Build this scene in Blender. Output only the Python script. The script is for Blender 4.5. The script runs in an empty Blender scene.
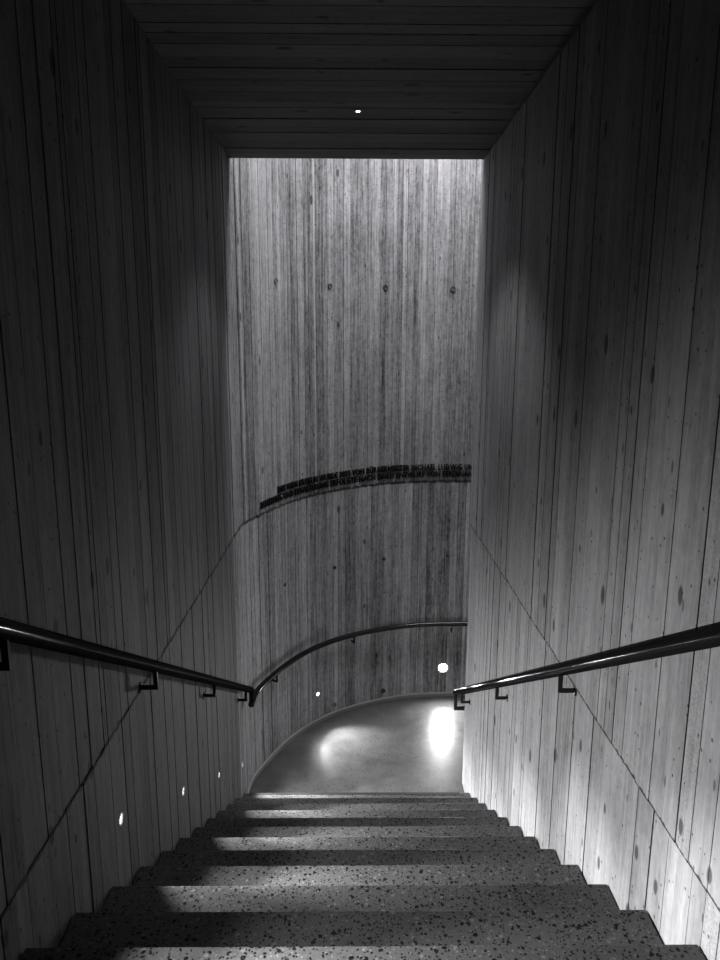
import bpy, bmesh, math, random
from mathutils import Vector, Matrix
C = bpy.context.scene.collection
SC = bpy.context.scene

# ---------------------------------------------------------------- measures (metres)
XL, XR = -0.801, 0.851          # faces of the two side walls
T, R = 0.28, 0.1596             # tread, riser
Y0, Z0 = 1.456, 1.9154          # first nosing in view
NSTEP = 12                      # nosings 0..11, floor one riser below the last
CEIL_Z, CEIL_Y = 4.5256, 4.838
JOINT = 2.076                   # pour joint between the two lifts of concrete
SHAFT_Z = 6.3
EYE = 3.3601
YB = -1.5                       # end of the landing behind the viewer
YW = .35                        # the stair walls stop short here; open gap added to let bounced light escape
YC = 4.90                       # corner where the right wall turns away

def nosing_z(y):
    return Z0 - (y - Y0) * R / T

# ---------------------------------------------------------------- object helpers
def tag(o, label, cat, group=None):
    o['label'] = label
    o['category'] = cat
    if group:
        o['group'] = group
    return o

def thing(name, loc=(0, 0, 0), rotz=0.0):
    o = bpy.data.objects.new(name, None)
    o.empty_display_size = 0.05
    o.location = loc
    o.rotation_euler = (0, 0, rotz)
    C.objects.link(o)
    return o

def obj(name, bm, mat, parent=None, smooth=False, structure=False):
    me = bpy.data.meshes.new(name)
    bm.to_mesh(me)
    bm.free()
    me.materials.append(mat)
    if smooth:
        for p in me.polygons:
            p.use_smooth = True
    o = bpy.data.objects.new(name, me)
    C.objects.link(o)
    if parent:
        o.parent = parent
    if structure:
        o['kind'] = 'structure'
    return o

def add_box(bm, x0, x1, y0, y1, z0, z1, bevel=0.0):
    b = bmesh.new()
    bmesh.ops.create_cube(b, size=1.0)
    for v in b.verts:
        v.co = Vector(((x0 + x1) / 2 + v.co.x * (x1 - x0), (y0 + y1) / 2 + v.co.y * (y1 - y0),
                       (z0 + z1) / 2 + v.co.z * (z1 - z0)))
    if bevel:
        bmesh.ops.bevel(b, geom=list(b.edges), offset=bevel, segments=2, profile=0.5, affect='EDGES')
    merge(bm, b)

def merge(bm, b):
    tmp = bpy.data.meshes.new('tmp')
    b.to_mesh(tmp)
    b.free()
    bm.from_mesh(tmp)
    bpy.data.meshes.remove(tmp)

def sweep(bm, pts, prof, up=Vector((0, 0, 1)), cap=True):
    """carry a closed profile [(side, up)] along a polyline, mitred at its corners"""
    pts = [Vector(p) for p in pts]
    n = len(pts)
    rings = []
    side = None
    for i, p in enumerate(pts):
        d0 = (p - pts[i - 1]).normalized() if i else None
        d1 = (pts[i + 1] - p).normalized() if i < n - 1 else None
        if d0 is None: d0 = d1
        if d1 is None: d1 = d0
        t = (d0 + d1).normalized()
        u = up if abs(t.dot(up)) < 0.98 else None
        if u is not None:
            s = d0.cross(u)
            if s.length < 0.2: s = d1.cross(u)
            s.normalize()
        else:
            s = side
        if side is not None:
            # keep the frame from flipping through vertical runs
            s2 = (side - t * side.dot(t))
            if s2.length > 0.3 and (abs(d0.z) > 0.9 or abs(d1.z) > 0.9):
                s = s2.normalized()
        s = (s - t * s.dot(t)).normalized()
        w = s.cross(t).normalized()
        k = 1.0 / max(0.5, math.sqrt((1 + d0.dot(d1)) / 2))
        bend = (d1 - d0)
        bdir = bend.normalized() if bend.length > 1e-5 else None
        ring = []
        for a, b in prof:
            off = s * a + w * b
            if bdir is not None:
                off = off + bdir * off.dot(bdir) * (k - 1)
            ring.append(bm.verts.new(p + off))
        rings.append(ring)
        side = s
    m = len(prof)
    for i in range(n - 1):
        for j in range(m):
            bm.faces.new((rings[i][j], rings[i][(j + 1) % m], rings[i + 1][(j + 1) % m], rings[i + 1][j]))
    if cap:
        bm.faces.new(rings[0][::-1])
        bm.faces.new(rings[-1])
    bmesh.ops.recalc_face_normals(bm, faces=list(bm.faces))

def round_prof(r, n=16):
    return [(r * math.cos(2 * math.pi * i / n), r * math.sin(2 * math.pi * i / n)) for i in range(n)]

def rect_prof(w, h):
    return [(-w / 2, -h / 2), (w / 2, -h / 2), (w / 2, h / 2), (-w / 2, h / 2)]

def lathe(bm, prof, n=28, axis='X'):
    """profile [(radius, along)] turned about +X"""
    rings = []
    for r, a in prof:
        if r < 1e-6:
            rings.append([bm.verts.new((a, 0, 0))])
        else:
            rings.append([bm.verts.new((a, r * math.cos(2 * math.pi * i / n), r * math.sin(2 * math.pi * i / n)))
                          for i in range(n)])
    for r0, r1 in zip(rings, rings[1:]):
        for i in range(n):
            j = (i + 1) % n
            if len(r0) == 1 and len(r1) == 1: continue
            if len(r0) == 1: bm.faces.new((r0[0], r1[j], r1[i]))
            elif len(r1) == 1: bm.faces.new((r0[i], r0[j], r1[0]))
            else: bm.faces.new((r0[i], r0[j], r1[j], r1[i]))

# ---------------------------------------------------------------- material helpers
class Nodes:
    def __init__(s, name):
        s.m = bpy.data.materials.new(name)
        s.m.use_nodes = True
        s.t = s.m.node_tree
        s.b = s.t.nodes['Principled BSDF']
    def n(s, kind, **kw):
        x = s.t.nodes.new(kind)
        for k, v in kw.items():
            if k.startswith('i_'):
                x.inputs[k[2:].replace('_', ' ')].default_value = v
            else:
                setattr(x, k, v)
        return x
    def l(s, a, b):
        s.t.links.new(a, b)
    def val(s, a, sock):
        if isinstance(a, (int, float)): sock.default_value = a
        else: s.l(a, sock)
    def math(s, op, a, b=0.0, c=None, clamp=False):
        x = s.n('ShaderNodeMath', operation=op, use_clamp=clamp)
        s.val(a, x.inputs[0]); s.val(b, x.inputs[1])
        if c is not None: s.val(c, x.inputs[2])
        return x.outputs[0]
    def ramp(s, f, lo, hi, a=0.0, b=1.0):
        x = s.n('ShaderNodeMapRange', interpolation_type='SMOOTHSTEP')
        s.l(f, x.inputs['Value'])
        x.inputs['From Min'].default_value = lo; x.inputs['From Max'].default_value = hi
        x.inputs['To Min'].default_value = a; x.inputs['To Max'].default_value = b
        return x.outputs['Result']
    def noise(s, vec, scale, detail=3.0, rough=0.55, dist=0.0):
        x = s.n('ShaderNodeTexNoise')
        s.l(vec, x.inputs['Vector'])
        x.inputs['Scale'].default_value = scale
        x.inputs['Detail'].default_value = detail
        x.inputs['Roughness'].default_value = rough
        x.inputs['Distortion'].default_value = dist
        return x.outputs['Fac']
    def mapping(s, vec, scale, loc=(0, 0, 0)):
        x = s.n('ShaderNodeMapping')
        s.l(vec, x.inputs['Vector'])
        x.inputs['Scale'].default_value = scale
        x.inputs['Location'].default_value = loc
        return x.outputs['Vector']

def concrete(name, base, streak=0.5, board_var=0.5, blotch=0.35, knots=0.5, seed=0.0, rough=0.72, joint=True, fine=1.0, mottle=.5, jw=.011, pins=.08):
    """board-marked concrete; U runs along the wall, V up it with the pour joint at V = 0"""
    N = Nodes(name)
    uv = N.n('ShaderNodeUVMap', uv_map='UVMap').outputs['UV']
    at = N.n('ShaderNodeAttribute', attribute_name='board')
    br = at.outputs['Fac']
    # grain shifted board by board
    comb = N.n('ShaderNodeCombineXYZ')
    N.l(N.math('MULTIPLY', br, 37.0), comb.inputs['Z'])
    add = N.n('ShaderNodeVectorMath', operation='ADD')
    N.l(uv, add.inputs[0]); N.l(comb.outputs[0], add.inputs[1])
    buv = add.outputs[0]
    g1 = N.noise(N.mapping(buv, (38 * fine, 1.7, 1), (seed, seed, 0)), 1.0, 4.0, 0.6)
    g2 = N.noise(N.mapping(buv, (150 * fine, 5.0, 1), (seed, 0, 0)), 1.0, 3.0, 0.6)
    g3 = N.noise(N.mapping(uv, (60, 26, 1), (seed, 3, 0)), 1.0, 5.0, 0.7)
    bl = N.noise(N.mapping(uv, (1.6, 0.9, 1), (seed, seed, 0)), 1.0, 6.0, 0.62, 0.6)
    bl2 = N.noise(N.mapping(uv, (9, 3.5, 1), (seed + 4, seed, 0)), 1.0, 5.0, 0.65)
    # tone = 1 + sum of contributions
    def contrib(f, amp): return N.math('MULTIPLY', N.math('SUBTRACT', f, 0.5), amp)
    t = N.math('ADD', 1.0, contrib(g1, streak * 1.5))
    t = N.math('ADD', t, contrib(g2, streak * 1.1))
    t = N.math('ADD', t, contrib(bl, blotch * 1.8))
    t = N.math('ADD', t, contrib(bl2, blotch * 1.1))
    t = N.math('ADD', t, contrib(g3, mottle))
    g4 = N.noise(N.mapping(uv, (24, 15, 1), (seed + 6, 2, 0)), 1.0, 7.0, 0.78, 0.3)
    t = N.math('ADD', t, contrib(g4, mottle * 1.6))
    t = N.math('ADD', t, contrib(N.math('MAXIMUM', br, 0.0), board_var))
    # a rough-sawn surface on a few boards
    rough_board = N.math('MULTIPLY', N.math('GREATER_THAN', br, 0.80), N.math('LESS_THAN', br, 0.92))
    gr = N.noise(N.mapping(uv, (170, 120, 1)), 1.0, 3.0, 0.7)
    t = N.math('ADD', t, N.math('MULTIPLY', N.math('SUBTRACT', gr, 0.56), N.math('MULTIPLY', rough_board, 1.5)))
    # knots printed by the boards
    def spots(scale, loc, radius, keep, dark):
        v = N.n('ShaderNodeTexVoronoi', feature='F1', voronoi_dimensions='2D')
        v.inputs['Scale'].default_value = 1.0
        v.inputs['Randomness'].default_value = 0.85
        N.l(N.mapping(uv, scale, loc), v.inputs['Vector'])
        sep = N.n('ShaderNodeSeparateColor')
        N.l(v.outputs['Color'], sep.inputs[0])
        on = N.math('LESS_THAN', sep.outputs[0], keep)
        rr = N.math('MULTIPLY', N.math('ADD', sep.outputs[1], 0.45), radius)
        d = N.math('DIVIDE', v.outputs['Distance'], rr)
        s = N.ramp(d, 0.55, 1.0, 1.0, 0.0)
        return N.math('MULTIPLY', N.math('MULTIPLY', s, on), dark)
    k = spots((7.5, 3.6, 1), (seed, seed * 2, 0), 0.115, knots * .30, 0.74)
    t = N.math('MULTIPLY', t, N.math('SUBTRACT', 1.0, k))
    k2 = spots((17, 6, 1), (seed * 3, 1, 0), 0.10, knots * 0.34, 0.6)
    t = N.math('MULTIPLY', t, N.math('SUBTRACT', 1.0, k2))
    # pin holes
    ph = spots((48, 40, 1), (seed, 7, 0), 0.18, pins, 0.75)
    t = N.math('MULTIPLY', t, N.math('SUBTRACT', 1.0, ph))
    # pale lime runs
    wt = N.noise(N.mapping(uv, (75, 7, 1), (seed + 9, 1, 0)), 1.0, 3.0, 0.6)
    t = N.math('ADD', t, N.ramp(wt, 0.70, 0.80, 0.0, 0.38))
    if joint:
        sx = N.n('ShaderNodeSeparateXYZ'); N.l(uv, sx.inputs[0])
        wob = N.noise(N.mapping(uv, (14, 1, 1), (seed, 0, 0)), 1.0, 4.0, 0.65)
        off = N.math('ABSOLUTE', N.math('ADD', sx.outputs['Y'], N.math('MULTIPLY', N.math('SUBTRACT', wob, 0.5), 0.03)))
        brk = N.noise(N.mapping(uv, (24, 1, 1), (seed + 2, 0, 0)), 1.0, 3.0, 0.6)
        wid = N.math('MULTIPLY', N.ramp(brk, 0.3, 0.62, 0.3, 1.2), jw)
        crack = N.ramp(N.math('DIVIDE', off, wid), 0.5, 1.0, 0.85, 0.0)
        t = N.math('MULTIPLY', t, N.math('SUBTRACT', 1.0, crack))
    # dark stained cement line left in the gap between two boards
    gap = N.math('LESS_THAN', br, -0.5)
    t = N.math('MULTIPLY', t, N.math('SUBTRACT', 1.0, N.math('MULTIPLY', gap, 0.72)))
    t = N.math('MAXIMUM', t, 0.05)
    mix = N.n('ShaderNodeVectorMath', operation='SCALE')
    mix.inputs[0].default_value = base
    N.l(t, mix.inputs['Scale'])
    N.l(mix.outputs[0], N.b.inputs['Base Color'])
    N.b.inputs['Roughness'].default_value = rough
    N.b.inputs['Specular IOR Level'].default_value = 0.25
    bump = N.n('ShaderNodeBump')
    bump.inputs['Strength'].default_value = 0.5
    bump.inputs['Distance'].default_value = 0.004
    h = N.math('ADD', N.math('MULTIPLY', g2, 0.6), N.math('MULTIPLY', g1, 0.9))
    h = N.math('ADD', h, N.math('MULTIPLY', g3, 0.4))
    h = N.math('SUBTRACT', h, N.math('ADD', k, ph))
    N.l(h, bump.inputs['Height'])
    N.l(bump.outputs[0], N.b.inputs['Normal'])
    return N.m

def terrazzo(name, base, chip_scale=75, dark=0.26, light=0.10, rough=0.45, contrast=1.0):
    N = Nodes(name)
    co = N.n('ShaderNodeTexCoord').outputs['Object']
    wob = N.n('ShaderNodeTexNoise'); wob.inputs['Scale'].default_value = 60
    N.l(co, wob.inputs['Vector'])
    off = N.n('ShaderNodeVectorMath', operation='MULTIPLY_ADD')
    N.l(wob.outputs['Color'], off.inputs[0]); off.inputs[1].default_value = (.012,) * 3; N.l(co, off.inputs[2])
    t = None
    tone = 1.0
    acc = None
    for sc, dk, lt, lo in ((chip_scale, dark, light, 0.30), (chip_scale * 2.1, dark * 1.1, light * 1.4, 0.33)):
        v = N.n('ShaderNodeTexVoronoi', feature='F1'); v.inputs['Scale'].default_value = sc
        N.l(off.outputs[0], v.inputs['Vector'])
        sep = N.n('ShaderNodeSeparateColor'); N.l(v.outputs['Color'], sep.inputs[0])
        core = N.ramp(v.outputs['Distance'], lo, lo + 0.09, 1.0, 0.0)
        rad = N.math('MULTIPLY', core, N.math('LESS_THAN', sep.outputs[0], dk))
        lit = N.math('MULTIPLY', core, N.math('GREATER_THAN', sep.outputs[0], 1 - lt))
        f = N.math('SUBTRACT', N.math('MULTIPLY', lit, 0.75 * contrast), N.math('MULTIPLY', rad, 0.90 * contrast))
        acc = f if acc is None else N.math('ADD', acc, f)
    n1 = N.noise(co, 5.0, 5.0, 0.6)
    n2 = N.noise(co, 220.0, 2.0, 0.6)
    t = N.math('ADD', 1.0, acc)
    t = N.math('ADD', t, N.math('MULTIPLY', N.math('SUBTRACT', n1, 0.5), 0.5))
    t = N.math('ADD', t, N.math('MULTIPLY', N.math('SUBTRACT', n2, 0.5), 1.1))
    t = N.math('MAXIMUM', t, 0.06)
    mix = N.n('ShaderNodeVectorMath', operation='SCALE')
    mix.inputs[0].default_value = base
    N.l(t, mix.inputs['Scale'])
    N.l(mix.outputs[0], N.b.inputs['Base Color'])
    N.l(N.math('ADD', rough, N.math('MULTIPLY', N.math('SUBTRACT', n1, 0.5), 0.25)), N.b.inputs['Roughness'])
    N.b.inputs['Specular IOR Level'].default_value = 0.12
    bump = N.n('ShaderNodeBump'); bump.inputs['Strength'].default_value = 0.15; bump.inputs['Distance'].default_value = 0.002
    N.l(n2, bump.inputs['Height']); N.l(bump.outputs[0], N.b.inputs['Normal'])
    return N.m

def polished_floor(name, base):
    N = Nodes(name)
    co = N.n('ShaderNodeTexCoord').outputs['Object']
    big = N.noise(co, 1.7, 6.0, 0.62, 0.5)
    mid = N.noise(co, 9.0, 5.0, 0.65)
    spk = N.n('ShaderNodeTexVoronoi'); spk.inputs['Scale'].default_value = 62
    N.l(co, spk.inputs['Vector'])
    sp = N.n('ShaderNodeSeparateColor'); N.l(spk.outputs['Color'], sp.inputs[0])
    dots = N.math('MULTIPLY', N.ramp(spk.outputs['Distance'], 0.2, 0.36, 1.0, 0.0), N.math('LESS_THAN', sp.outputs[0], 0.22))
    # drag marks and scuffs
    rot = N.n('ShaderNodeMapping'); N.l(co, rot.inputs['Vector'])
    rot.inputs['Rotation'].default_value = (0, 0, 0.9); rot.inputs['Scale'].default_value = (26, 1.6, 1)
    scuff = N.ramp(N.noise(rot.outputs[0], 1.0, 3.0, 0.6, 0.8), 0.69, 0.75, 0.0, 0.4)
    t = N.math('ADD', 1.0, N.math('MULTIPLY', N.math('SUBTRACT', big, 0.5), 1.5))
    t = N.math('ADD', t, N.math('MULTIPLY', N.math('SUBTRACT', mid, 0.5), 0.9))
    t = N.math('MULTIPLY', t, N.math('SUBTRACT', 1.0, N.math('MULTIPLY', dots, 0.75)))
    t = N.math('MULTIPLY', t, N.math('SUBTRACT', 1.0, scuff))
    mix = N.n('ShaderNodeVectorMath', operation='SCALE'); mix.inputs[0].default_value = base
    N.l(t, mix.inputs['Scale']); N.l(mix.outputs[0], N.b.inputs['Base Color'])
    N.l(N.math('ADD', 0.37, N.math('MULTIPLY', N.math('SUBTRACT', mid, 0.5), 0.2)), N.b.inputs['Roughness'])
    N.b.inputs['Specular IOR Level'].default_value = 0.10
    return N.m

def plain(name, col, rough=0.5, metal=0.0, wear=0.15, scale=40, spec=0.5):
    N = Nodes(name)
    co = N.n('ShaderNodeTexCoord').outputs['Object']
    f = N.noise(co, scale, 4.0, 0.6)
    mix = N.n('ShaderNodeVectorMath', operation='SCALE'); mix.inputs[0].default_value = col
    N.l(N.math('ADD', 1.0, N.math('MULTIPLY', N.math('SUBTRACT', f, 0.5), wear * 2)), mix.inputs['Scale'])
    N.l(mix.outputs[0], N.b.inputs['Base Color'])
    N.l(N.math('ADD', rough, N.math('MULTIPLY', N.math('SUBTRACT', f, 0.5), wear)), N.b.inputs['Roughness'])
    N.b.inputs['Metallic'].default_value = metal
    N.b.inputs['Specular IOR Level'].default_value = spec
    return N.m

def glow(name, strength, col=(1, 1, 1)):
    N = Nodes(name)
    N.b.inputs['Base Color'].default_value = (.8, .8, .8, 1)
    N.b.inputs['Emission Color'].default_value = (*col, 1)
    N.b.inputs['Emission Strength'].default_value = strength
    return N.m

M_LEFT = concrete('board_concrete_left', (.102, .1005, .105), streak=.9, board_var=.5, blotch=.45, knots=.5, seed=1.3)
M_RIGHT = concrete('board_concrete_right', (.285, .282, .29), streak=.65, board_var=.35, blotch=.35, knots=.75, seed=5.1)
M_BACK = concrete('board_concrete_curved', (.21, .207, .214), streak=1.35, board_var=.75, blotch=.6, knots=.25, seed=9.7, fine=1.5, mottle=1.0, jw=.016, pins=.2)
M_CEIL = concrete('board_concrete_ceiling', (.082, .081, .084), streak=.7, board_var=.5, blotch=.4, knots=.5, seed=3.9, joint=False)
M_STEP = terrazzo('dark_terrazzo', (.080, .079, .080), 58, .36, .10)
M_FLOOR = polished_floor('polished_concrete', (.062, .062, .062))
M_TRIM = plain('cement_skirting', (.14, .138, .14), .6, 0, .2, 25)
M_REAR = plain('rear_dark_as_unlit', (.03, .03, .03), .8)  # near-black put into the colour for an unlit rear, cuts bounced light
M_STRIP = plain('black_tread_strip', (.006, .006, .006), .6)
def satin_black(name, sheen, rough):
    """black powder coat: almost no diffuse, a weak narrow sheen"""
    N = Nodes(name)
    co = N.n('ShaderNodeTexCoord').outputs['Object']
    f = N.noise(co, 60.0, 3.0, 0.6)
    N.t.nodes.remove(N.b)
    d = N.n('ShaderNodeBsdfDiffuse'); d.inputs['Color'].default_value = (.006, .006, .0065, 1)
    g = N.n('ShaderNodeBsdfAnisotropic'); g.inputs['Color'].default_value = (sheen, sheen, sheen, 1)
    N.l(N.math('ADD', rough, N.math('MULTIPLY', N.math('SUBTRACT', f, 0.5), 0.05)), g.inputs['Roughness'])
    a = N.n('ShaderNodeAddShader')
    N.l(d.outputs[0], a.inputs[0]); N.l(g.outputs[0], a.inputs[1])
    N.l(a.outputs[0], N.t.nodes['Material Output'].inputs['Surface'])
    return N.m
M_RAIL = satin_black('black_powder_coated_steel', .035, .16)
M_LETTER = plain('blackened_letter_metal', (.004, .004, .004), .6, 0, .1, 60, .1)
M_REFL = plain('lamp_reflector_white', (.75, .75, .75), .4)
M_BAFFLE = plain('lamp_baffle_grey', (.45, .45, .45), .5)
M_RING = plain('lamp_ring_steel', (.25, .25, .25), .4, .8)
M_LENS = glow('lamp_lens_lit', 60.0)
M_SPOTLENS = glow('ceiling_lens_lit', 8.0)
M_SKY = glow('skylight_pane', 28.5, (.98, .98, 1.0))
M_PLUG = plain('tie_hole_dark_mortar', (.03, .03, .03), .9)
M_PLUG3 = plain('tie_hole_dark_grey_mortar', (.06, .06, .06), .9)  # mortar tone between the dark and the grey one
M_PLUG2 = plain('tie_hole_grey_mortar', (.12, .118, .12), .9)

# ---------------------------------------------------------------- path of the curved wall
CTRL = [(XL, 4.50), (XL, 4.77), (-.795, 4.87), (-.762, 4.99), (-.712, 5.122), (-.643, 5.283), (-.564, 5.437), (-.475, 5.578),
        (-.388, 5.688), (-.252, 5.827), (-.09, 5.952), (.104, 6.062), (.302, 6.145), (.488, 6.203), (.672, 6.236),
        (.88, 6.25), (1.091, 6.253), (1.5, 6.253), (2.2, 6.253), (3.4, 6.253)]

def catmull(pts, n=8):
    out = []
    P = [Vector((*p, 0)) for p in pts]
    for i in range(len(P) - 1):
        p0 = P[max(i - 1, 0)]; p1 = P[i]; p2 = P[i + 1]; p3 = P[min(i + 2, len(P) - 1)]
        d = (p2 - p1).length
        m1 = (p2 - p0) / max((p2 - p0).length, 1e-6) * d
        m2 = (p3 - p1) / max((p3 - p1).length, 1e-6) * d
        for k in range(n):
            t = k / n
            out.append(p1 * (2 * t**3 - 3 * t**2 + 1) + m1 * (t**3 - 2 * t**2 + t) + p2 * (-2 * t**3 + 3 * t**2) + m2 * (t**3 - t**2))
    out.append(P[-1])
    return out

class Path:
    def __init__(s, pts):
        s.p = [Vector((q[0], q[1], 0)) for q in pts]
        s.s = [0.0]
        for a, b in zip(s.p, s.p[1:]): s.s.append(s.s[-1] + (b - a).length)
        s.len = s.s[-1]
    def at(s, d):
        d = min(max(d, 0), s.len)
        i = 0
        lo, hi = 0, len(s.s) - 1
        while hi - lo > 1:
            mid = (lo + hi) // 2
            if s.s[mid] <= d: lo = mid
            else: hi = mid
        i = lo
        f = (d - s.s[i]) / max(s.s[i + 1] - s.s[i], 1e-9)
        p = s.p[i].lerp(s.p[i + 1], f)
        def tan(j): return (s.p[min(j + 1, len(s.p) - 1)] - s.p[max(j - 1, 0)]).normalized()
        t = tan(i).lerp(tan(i + 1), f).normalized()
        return p, t
    def offset(s, d, o):
        p, t = s.at(d)
        return p + Vector((t.y, -t.x, 0)) * o
    def nearest_dir(s, mx):
        """distance along the path where x / y of a sight line equals mx (eye at the origin of x, y)"""
        best = None
        for i in range(len(s.p) - 1):
            f0 = s.p[i].x - mx * s.p[i].y; f1 = s.p[i + 1].x - mx * s.p[i + 1].y
            if f0 <= 0 < f1:
                return s.s[i] + (s.s[i + 1] - s.s[i]) * (-f0) / (f1 - f0)
        return best

CURVE = Path(catmull(CTRL))

# ---------------------------------------------------------------- board-marked walls
def board_wall(name, path, lifts, mat, seed, wmin, wmax, thick=.2, corners=(), joint_fn=None, holes=(), depth=.004, gapw=(.002, .006)):
    """a closed wall per pour: vertical boards of uneven width and depth along `path` (room on its right-hand side)"""
    rng = random.Random(seed)
    bm = bmesh.new()
    uvl = bm.loops.layers.uv.new('UVMap')
    brd = bm.faces.layers.float.new('board')
    for li, (z0, z1, push) in enumerate(lifts):
        cuts = []          # (s0, s1, depth, value)
        s = 0.0
        while s < path.len - 1e-4:
            w = rng.uniform(wmin, wmax)
            if rng.random() < .2: w *= .55
            e = s + w
            for c in corners:
                if s < c - 1e-4 < e: e = c
            if path.len - e < .03: e = path.len
            g = rng.uniform(*gapw) if rng.random() < .8 else .0012
            cuts.append((s, min(e - g, path.len), push + rng.uniform(-depth, depth) * .5, rng.random()))
            if e < path.len - 1e-3:
                cuts.append((e - g, e, push - .006, -1.0))
            s = e
        def zj(d): return joint_fn(d) if joint_fn else JOINT
        prof = []          # (s, depth, value of the face that follows)
        for s0, s1, dp, v in cuts:
            prof.append((s0, dp, v)); 
            nsub = max(1, int((s1 - s0) / .03)) if v >= 0 else 1
            for q in range(1, nsub): prof.append((s0 + (s1 - s0) * q / nsub, dp, v))
            prof.append((s1, dp, None))
        bot, top, bb, bt = [], [], [], []
        for d, dp, v in prof:
            p = path.offset(d, dp); b = path.offset(d, -thick)
            zb = zj(d) if z0 is None else z0
            zt = zj(d) if z1 is None else z1
            bot.append(bm.verts.new((p.x, p.y, zb))); top.append(bm.verts.new((p.x, p.y, zt)))
            bb.append(bm.verts.new((b.x, b.y, zb))); bt.append(bm.verts.new((b.x, b.y, zt)))
        last = 0.5
        def quad(vs, val, uvs):
            try: f = bm.faces.new(vs)
            except ValueError: return
            f[brd] = val
            for lp, u in zip(f.loops, uvs): lp[uvl].uv = u
        for i in range(len(prof) - 1):
            v = prof[i][2]
            if v is None: v = -1.0 if (prof[i + 1][2] == -1.0) else last
            else: last = v if v >= 0 else last
            d0, d1 = prof[i][0], prof[i + 1][0]
            j0, j1 = zj(d0), zj(d1)
            u = [(d0, bot[i].co.z - j0), (d1, bot[i + 1].co.z - j1), (d1, top[i + 1].co.z - j1), (d0, top[i].co.z - j0)]
            quad((bot[i], bot[i + 1], top[i + 1], top[i]), v, u)
            quad((bb[i + 1], bb[i], bt[i], bt[i + 1]), last, [u[1], u[0], u[3], u[2]])
            quad((top[i], top[i + 1], bt[i + 1], bt[i]), last, u)
            quad((bot[i + 1], bot[i], bb[i], bb[i + 1]), last, u)
        for i in (0, len(prof) - 1):
            vs = (bot[i], top[i], bt[i], bb[i])
            quad(vs if i == 0 else vs[::-1], .5, [(0, 0)] * 4)
    bmesh.ops.recalc_face_normals(bm, faces=list(bm.faces))
    o = obj(name, bm, mat, structure=True)
    if holes:
        cb = bmesh.new()
        for loc, rz, r, dp in holes:
            m = Matrix.Translation(loc) @ Matrix.Rotation(rz, 4, 'Z') @ Matrix.Rotation(math.pi / 2, 4, 'Y')
            bmesh.ops.create_cone(cb, cap_ends=True, segments=28, radius1=r, radius2=r, depth=dp * 2, matrix=m)
        co = obj('cutter', cb, mat)
        md = o.modifiers.new('holes', 'BOOLEAN'); md.operation = 'DIFFERENCE'; md.object = co; md.solver = 'EXACT'; md.use_self = True
        bpy.context.view_layer.update()
        dg = bpy.context.evaluated_depsgraph_get()
        me = bpy.data.meshes.new_from_object(o.evaluated_get(dg), preserve_all_data_layers=True, depsgraph=dg)
        o.modifiers.clear()
        old = o.data
        o.data = me
        me.name = name
        bpy.data.meshes.remove(old)
        cm = co.data
        bpy.data.objects.remove(co); bpy.data.meshes.remove(cm)
    return o

# step lamps: five in the left wall, two in the curve; place = (point on the wall face, outward turn about z)
LAMPS = []
for k, y in enumerate((1.33, 2.15, 2.96, 3.77, 4.575)):
    LAMPS.append((Vector((XL, y, nosing_z(y) + .225)), 0.0, 'left'))
for mx, mz in ((.1388, -.4913), (-.054, -.5344)):
    d = CURVE.nearest_dir(mx)
    p, t = CURVE.at(d)
    LAMPS.append((Vector((p.x, p.y, EYE + mz * p.y)), math.atan2(-t.x, t.y), 'curve'))

LR, LD, GLARE_R = .019, .03, .048
left_path = Path([(XL, YW), (XL, 4.50)])
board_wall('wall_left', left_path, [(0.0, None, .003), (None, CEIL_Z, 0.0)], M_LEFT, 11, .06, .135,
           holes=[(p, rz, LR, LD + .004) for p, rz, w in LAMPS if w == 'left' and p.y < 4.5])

def curve_joint(d):
    p, t = CURVE.at(d)
    k = min(max((d - .5) / 1.6, 0), 1)
    return JOINT + .045 * k
board_wall('wall_back', CURVE, [(0.0, None, .002), (None, SHAFT_Z, 0.0)], M_BACK, 23, .035, .075,
           joint_fn=curve_joint, gapw=(.001, .005), depth=.005,
           holes=[(p, rz, GLARE_R if i == 5 else LR, LD + .004) for i, (p, rz, w) in enumerate(LAMPS) if w == 'curve' or p.y > 4.5])

# right wall runs back towards the viewer, so the room stays on its right-hand side
right_path = Path([(3.4, YC), (XR + .012, YC), (XR, YC - .012), (XR, YW)])
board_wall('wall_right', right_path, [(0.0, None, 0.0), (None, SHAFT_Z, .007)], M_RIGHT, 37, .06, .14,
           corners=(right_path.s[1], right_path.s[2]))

# ceiling of the stair: boards run from wall to wall
def ceiling():
    rng = random.Random(5)
    bm = bmesh.new()
    uvl = bm.loops.layers.uv.new('UVMap'); brd = bm.faces.layers.float.new('board')
    y = CEIL_Y
    while y > .8:
        w = rng.uniform(.07, .15)
        g = rng.uniform(.003, .007)
        e = max(y - w, .8)
        for ya, yb, dz, v in ((y, e + g, rng.uniform(-.002, .002), rng.random()), (e + g, e, .006, -1.0)):
            b = bmesh.new()
            bmesh.ops.create_cube(b, size=1.0)
            u2 = b.loops.layers.uv.new('UVMap'); b2 = b.faces.layers.float.new('board')
            for vt in b.verts:
                vt.co = Vector((vt.co.x * (XR - XL + .04) + (XL + XR) / 2, (ya + yb) / 2 + vt.co.y * (ya - yb),
                                CEIL_Z + dz + (.35 if vt.co.z > 0 else 0)))
            for f in b.faces:
                f[b2] = v
                for lp in f.loops:
                    lp[u2].uv = (lp.vert.co.y + lp.vert.co.z, lp.vert.co.x)
            merge(bm, b)
        y = e
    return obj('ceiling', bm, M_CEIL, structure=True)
ceiling()

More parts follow.
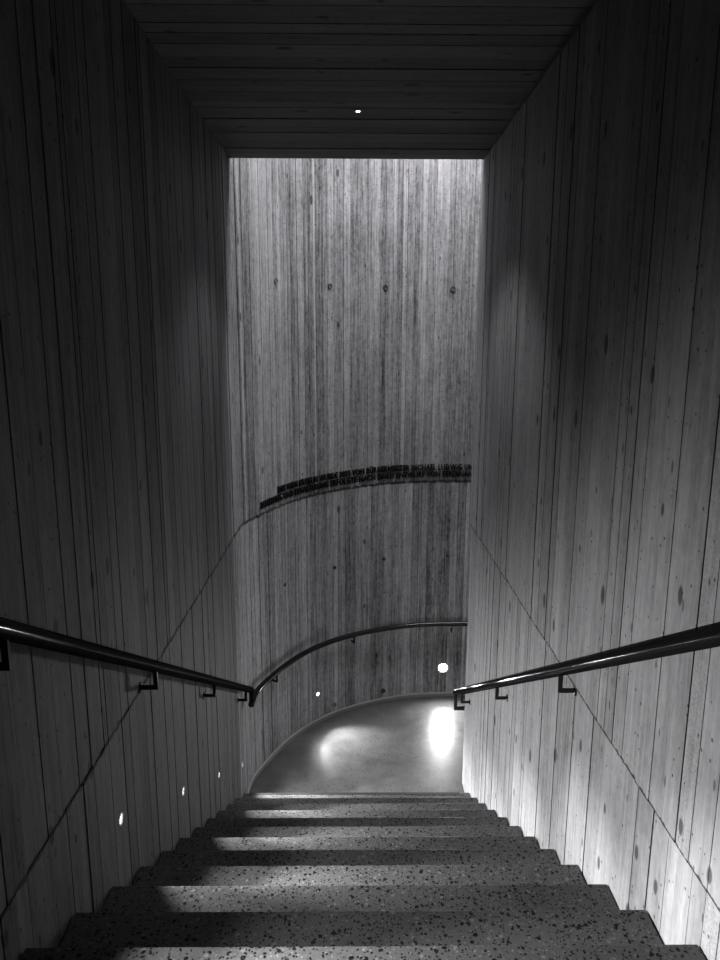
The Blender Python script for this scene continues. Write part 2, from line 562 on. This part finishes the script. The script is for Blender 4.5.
# upstand over the ceiling edge, shaft roof around the skylight, walls out of sight that close the stair
bm = bmesh.new(); add_box(bm, XL - .2, XR + .02, CEIL_Y - .2, CEIL_Y, CEIL_Z + .34, SHAFT_Z)
obj('wall_front', bm, M_TRIM, structure=True)
bm = bmesh.new(); add_box(bm, XL - .2, XR + .2, YB - .15, YB, 1.9, CEIL_Z + .35)
obj('wall_rear', bm, M_REAR, structure=True)
bm = bmesh.new(); add_box(bm, 3.4, 3.55, YC - .2, 6.45, -.1, SHAFT_Z)
obj('wall_side', bm, M_TRIM, structure=True)
SX0, SX1, SY0, SY1 = -.72, 2.6, 4.86, 5.6
bm = bmesh.new()
zt = SHAFT_Z
add_box(bm, XL - .25, SX0, CEIL_Y - .2, 6.45, zt, zt + .2)
add_box(bm, SX1, 3.55, CEIL_Y - .2, 6.45, zt, zt + .2)
add_box(bm, SX0, SX1, CEIL_Y - .2, SY0, zt, zt + .2)
add_box(bm, SX0, SX1, SY1, 6.45, zt, zt + .2)
obj('ceiling_shaft', bm, M_TRIM, structure=True)
bm = bmesh.new(); add_box(bm, SX0, SX1, SY0, SY1, zt + .12, zt + .14)
obj('window_1', bm, M_SKY, structure=True)

# floor of the curved landing
bm = bmesh.new()
add_box(bm, XL - .2, 3.5, Y0 + 11 * T - .3, 6.44, -.12, 0)
obj('floor', bm, M_FLOOR, structure=True)

# cement skirting that follows the curve
bm = bmesh.new()
ds = [.12 + (CURVE.len - .12) * i / 90 for i in range(91)]
sk = []
for d in ds:
    p = CURVE.offset(d, .006); sk.append((p.x, p.y, .024))
sweep(bm, sk, [(-.016, -.022), (.012, -.022), (.012, .010), (.005, .018), (-.016, .018)])
obj('baseboard_back', bm, M_TRIM, structure=True)

# ---------------------------------------------------------------- staircase
st = thing('staircase', (0, Y0, 0))
tag(st, 'straight flight of dark speckled terrazzo steps descending between the concrete walls', 'staircase')
def step(k):
    y1 = Y0 + k * T
    z = Z0 - k * R
    y0 = y1 - T - .03 if k > -1 else YB
    bm = bmesh.new()
    add_box(bm, XL + .007, XR - .005, y0 - Y0, y1 - Y0, z - R - .06, z, .0025)
    return obj('step' if k > -1 else 'landing', bm, M_STEP, st)
for k in range(-1, NSTEP): step(k)
bm = bmesh.new()
yl = Y0 + 11 * T
add_box(bm, XL + .055, XR - .075, yl - Y0 - .022, yl - Y0 + .0012, Z0 - 11 * R - .03, Z0 - 11 * R + .0012)
s = obj('contrast_strip', bm, M_STRIP, st); s['label'] = 'black inlaid strip along the edge of the lowest step'

# ---------------------------------------------------------------- handrails
RAIL_H = .815
RR = .0225
def flat_round():
    return round_prof(RR, 20)

def bracket(x, y, ztop, wall_x, parent, drop=.07):
    """flat steel hook: down from the rail, back to a small plate on the wall"""
    bm = bmesh.new()
    sgn = 1 if wall_x > x else -1
    sweep(bm, [(x, y, ztop), (x, y, ztop - drop), (wall_x - sgn * .001, y, ztop - drop)], rect_prof(.016, .009), up=Vector((0, 1, 0)))
    a, b = sorted((wall_x, wall_x - sgn * .006))
    add_box(bm, a, b, y - .014, y + .014, ztop - drop - .016, ztop - drop + .016, .001)
    return obj('bracket', bm, M_RAIL, parent)

# left: down the stair, drop at the foot, then level round the curved wall
hl = thing('handrail', (XL + .06, 4.7, 0))
tag(hl, 'black steel handrail on the left wall that drops and continues around the curved wall', 'handrail')
def put(o, root):
    """keep world placement when parented to a root that is not at the origin"""
    o.matrix_parent_inverse = Matrix.Translation(root.location).inverted()
    return o
xl = XL + .06
rail = [(xl, .2, nosing_z(.95) + RAIL_H), (xl, .95, nosing_z(.95) + RAIL_H), (xl, 4.72, nosing_z(4.72) + RAIL_H)]
bm = bmesh.new(); sweep(bm, rail, flat_round())
put(obj('stair_rail', bm, M_RAIL, hl, smooth=True), hl)
zlev = .765
bm = bmesh.new()
ztop = nosing_z(4.72) + RAIL_H
sweep(bm, [(xl, 4.712, ztop + .012), (xl, 4.712, zlev - .115 + .10)], rect_prof(.03, .024), up=Vector((0, 1, 0)))
put(obj('drop_post', bm, M_RAIL, hl), hl)
bm = bmesh.new()
pts = []
d0 = .20
for i in range(81):
    d = d0 + (CURVE.len - .05 - d0) * (i / 80) ** 1.15
    p = CURVE.offset(d, .06); pts.append((p.x, p.y, zlev))
sweep(bm, pts, flat_round())
put(obj('curved_rail', bm, M_RAIL, hl, smooth=True), hl)
for y in (1.40, 2.44, 3.46, 4.47):
    put(bracket(xl, y, nosing_z(y) + RAIL_H - .015, XL, hl), hl)
def curve_bracket(d):
    p = CURVE.offset(d, .06); w = CURVE.offset(d, .001); _, t = CURVE.at(d)
    bm = bmesh.new()
    z = zlev - .012
    sweep(bm, [(p.x, p.y, z), (p.x, p.y, z - .065), (w.x, w.y, z - .065)], rect_prof(.016, .009), up=t)
    put(obj('bracket', bm, M_RAIL, hl), hl)
for mx in (-.127, -.003, .149):
    # found by sight line so that the bracket stands below the rail where the photo has it
    d = CURVE.nearest_dir(mx)
    curve_bracket(d)

# right: down the stair, hooked back round the wall's corner
hr = thing('handrail', (XR - .06, 4.9, 0))
tag(hr, 'black steel handrail on the right wall ending in a hooked return at the corner', 'handrail')
xr = XR - .06
RH2 = .80
ye = 4.955
bm = bmesh.new()
sweep(bm, [(xr, .2, nosing_z(.95) + RH2), (xr, .95, nosing_z(.95) + RH2), (xr, ye, nosing_z(ye) + RH2)], flat_round())
put(obj('stair_rail', bm, M_RAIL, hr, smooth=True), hr)
bm = bmesh.new()
zr = nosing_z(ye) + RH2
sweep(bm, [(xr, ye - .01, zr), (xr, ye - .01, zr - .125), (xr + .42, ye - .01, zr - .125)], rect_prof(.022, .022), up=Vector((0, 1, 0)))
put(obj('return_bar', bm, M_RAIL, hr), hr)
for y in (1.28, 2.46, 3.53, 4.66):
    put(bracket(xr, y, nosing_z(y) + RH2 - .015, XR, hr), hr)

# ---------------------------------------------------------------- step lamps
def step_light(p, rz, label, r=.019, refl=None, wide=1.0, narrow=1.0, tb=16, ts=4, ss=104, sb=43):
    t = thing('step_light', p, rz)
    tag(t, label, 'step light', 'round recessed step lights in the walls')
    bm = bmesh.new()
    lathe(bm, [(r * .99, -LD), (r * .7, -LD), (r * .93, .001), (r * .99, .002), (r * 1.12, .004), (r * 1.12, -.001)])
    bmesh.ops.recalc_face_normals(bm, faces=list(bm.faces))
    obj('reflector', bm, refl or M_REFL, t, smooth=True)
    bm = bmesh.new()
    lathe(bm, [(r * .72, -LD + .001), (r * .55, -LD + .0045), (r * .3, -LD + .006), (0, -LD + .0065)])
    bmesh.ops.recalc_face_normals(bm, faces=list(bm.faces))
    obj('lens', bm, M_LENS, t, smooth=True)
    for nm, tilt, size, power, blend in (('beam_lamp', math.radians(tb), math.radians(sb), 190.0 * narrow, 1.0),
                                         ('spill_lamp', math.radians(ts), math.radians(ss), 48.0 * wide, 1.0)):
        L = bpy.data.lights.new(nm, 'SPOT')
        L.energy = power; L.spot_size = size; L.spot_blend = blend; L.shadow_soft_size = .016
        o = bpy.data.objects.new(nm, L)
        C.objects.link(o)
        o.parent = t
        o.location = (.012, 0, 0)
        dirv = Vector((math.cos(tilt), 0, -math.sin(tilt)))
        o.rotation_euler = dirv.to_track_quat('-Z', 'Y').to_euler()
    return t
LLAB = ['small round light in the left wall highest up the stair, above the near landing',
        'small round light in the left wall nearest the viewer, glowing sliver above the third step',
        'small round light in the left wall, second sliver down the stair',
        'small round light in the left wall, third sliver down the stair',
        'small round light in the left wall beside the lowest step',
        'bright glaring round light in the curved wall near the right corner',
        'small round light low in the curved wall left of the glaring one']
for i, ((p, rz, w), lb) in enumerate(zip(LAMPS, LLAB)):
    if i == 5: step_light(p, rz, lb, r=GLARE_R, narrow=.27, wide=1.7, tb=26, ts=0, ss=166, sb=70)
    else: step_light(p, rz, lb, refl=M_BAFFLE, **(dict(narrow=.62, wide=.22, tb=22, ts=4, ss=150, sb=80) if i == 6 else dict(wide=1.6, ss=135) if i == 4 else dict(wide=1.25) if i == 0 else {}))

# ceiling spot
cl = thing('ceiling_spotlight', (.0228, 3.883, CEIL_Z), 0)
tag(cl, 'tiny round spotlight set in the boarded ceiling', 'ceiling light')
bm = bmesh.new(); lathe(bm, [(.009, .0), (.014, .002), (.018, .002), (.02, .004), (.02, -.004), (.009, -.004)])
bmesh.ops.rotate(bm, verts=list(bm.verts), cent=(0, 0, 0), matrix=Matrix.Rotation(math.pi / 2, 3, 'Y'))
bmesh.ops.recalc_face_normals(bm, faces=list(bm.faces))
obj('ring', bm, M_RING, cl, smooth=True)
bm = bmesh.new(); lathe(bm, [(.010, .001), (.007, .005), (0, .007)])
bmesh.ops.rotate(bm, verts=list(bm.verts), cent=(0, 0, 0), matrix=Matrix.Rotation(math.pi / 2, 3, 'Y'))
bmesh.ops.recalc_face_normals(bm, faces=list(bm.faces))
obj('lens', bm, M_SPOTLENS, cl, smooth=True)

L = bpy.data.lights.new('downlight', 'SPOT'); L.energy = 28; L.spot_size = math.radians(100); L.spot_blend = .5; L.shadow_soft_size = .012
o = bpy.data.objects.new('downlight', L); C.objects.link(o); o.parent = cl; o.location = (0, 0, -.01)

# ---------------------------------------------------------------- tie holes of the formwork (parts of the curved wall)
wb = bpy.data.objects['wall_back']
def tie_hole(mx, mz, r, mat):
    d = CURVE.nearest_dir(mx)
    p = CURVE.offset(d, .0065); _, t = CURVE.at(d)
    bm = bmesh.new()
    lathe(bm, [(r * 1.12, -.008), (r * 1.1, .0015), (r, .002), (r * .8, -.001), (0, -.002)], 20)
    bmesh.ops.recalc_face_normals(bm, faces=list(bm.faces))
    o = obj('tie_hole', bm, mat, wb, smooth=True)
    o.location = (p.x, p.y, EYE + mz * p.y)
    o.rotation_euler = (0, 0, math.atan2(-t.x, t.y))
for mx, mz, r, m in ((.0445, .075, .020, M_PLUG), (-.0323, .0767, .019, M_PLUG3), (.138, .0733, .021, M_PLUG3), (-.107, .083, .018, M_PLUG2),
                     (.0455, -.3165, .015, M_PLUG), (-.028, -.330, .015, M_PLUG), (.1401, -.3117, .014, M_PLUG),
                     (-.1028, -.357, .014, M_PLUG), (-.0293, -.553, .020, M_PLUG2), (.0467, -.5295, .021, M_PLUG)):
    tie_hole(mx, mz, r, m)

# ---------------------------------------------------------------- raised lettering
wl = thing('wall_lettering', (CURVE.offset(1.6, 0).x, CURVE.offset(1.6, 0).y, JOINT + .06))
tag(wl, 'two lines of raised black capital letters mounted on the curved wall above the pour joint', 'lettering')
def text_line(body, mx0, mx1, zoff, h):
    d0 = CURVE.nearest_dir(mx0); d1 = CURVE.nearest_dir(mx1)
    cu = bpy.data.curves.new('text_line', 'FONT')
    cu.body = body; cu.size = 1.0; cu.extrude = .0; cu.offset = .028; cu.space_character = 1.06; cu.resolution_u = 2
    to = bpy.data.objects.new('text_line', cu)
    C.objects.link(to)
    bpy.context.view_layer.update()
    dg = bpy.context.evaluated_depsgraph_get()
    me = bpy.data.meshes.new_from_object(to.evaluated_get(dg), depsgraph=dg)
    bpy.data.objects.remove(to); bpy.data.curves.remove(cu)
    bm = bmesh.new(); bm.from_mesh(me); bpy.data.meshes.remove(me)
    xs = [v.co.x for v in bm.verts]; x0, x1 = min(xs), max(xs)
    r = bmesh.ops.extrude_face_region(bm, geom=list(bm.faces))
    for v in r['geom']:
        if isinstance(v, bmesh.types.BMVert): v.co.z += 1.0
    cap = .69
    for v in bm.verts:
        d = d0 + (v.co.x - x0) / (x1 - x0) * (d1 - d0)
        p = CURVE.offset(d, .004 + .010 * v.co.z)
        v.co = Vector((p.x, p.y, curve_joint(d) + zoff + v.co.y / cap * h))
    bmesh.ops.recalc_face_normals(bm, faces=list(bm.faces))
    put(obj('text_line', bm, M_LETTER, wl), wl)
text_line('DAS WIEN MUSEUM WURDE 2023 VON BÜRGERMEISTER MICHAEL LUDWIG UND', -.111, .181, .112, .050)
text_line('SANIERUNG UND ERWEITERUNG ERFOLGTE NACH EINEM ENTWURF VON FERDINAND', -.137, .181, .047, .050)

# ---------------------------------------------------------------- world, camera, view
w = bpy.data.worlds.new('World'); SC.world = w
w.use_nodes = True
w.node_tree.nodes['Background'].inputs[0].default_value = (.5, .5, .52, 1)
w.node_tree.nodes['Background'].inputs[1].default_value = .004

cam = bpy.data.cameras.new('Camera')
co = bpy.data.objects.new('Camera', cam)
C.objects.link(co)
right = Vector((.99995108, -.00941886, .00301947)); up = Vector((-.00114782, .19270996, .98125509)); fwd = Vector((.00982419, .98121056, -.19268972))
m = Matrix((right, up, -fwd)).transposed().to_4x4()
m.translation = Vector((0, 0, EYE))
co.matrix_world = m
cam.sensor_fit = 'VERTICAL'; cam.sensor_height = 36.0; cam.sensor_width = 27.0
cam.lens = 699.37 / 960 * 36.0
cam.clip_start = .02
SC.camera = co
SC.view_settings.view_transform = 'Standard'
SC.view_settings.look = 'None'
SC.view_settings.exposure = 0.0
SC.view_settings.gamma = 1.0
SC.view_settings.use_curve_mapping = False
SC.cycles.use_denoising = True
SC.cycles.max_bounces = 8
SC.cycles.diffuse_bounces = 5
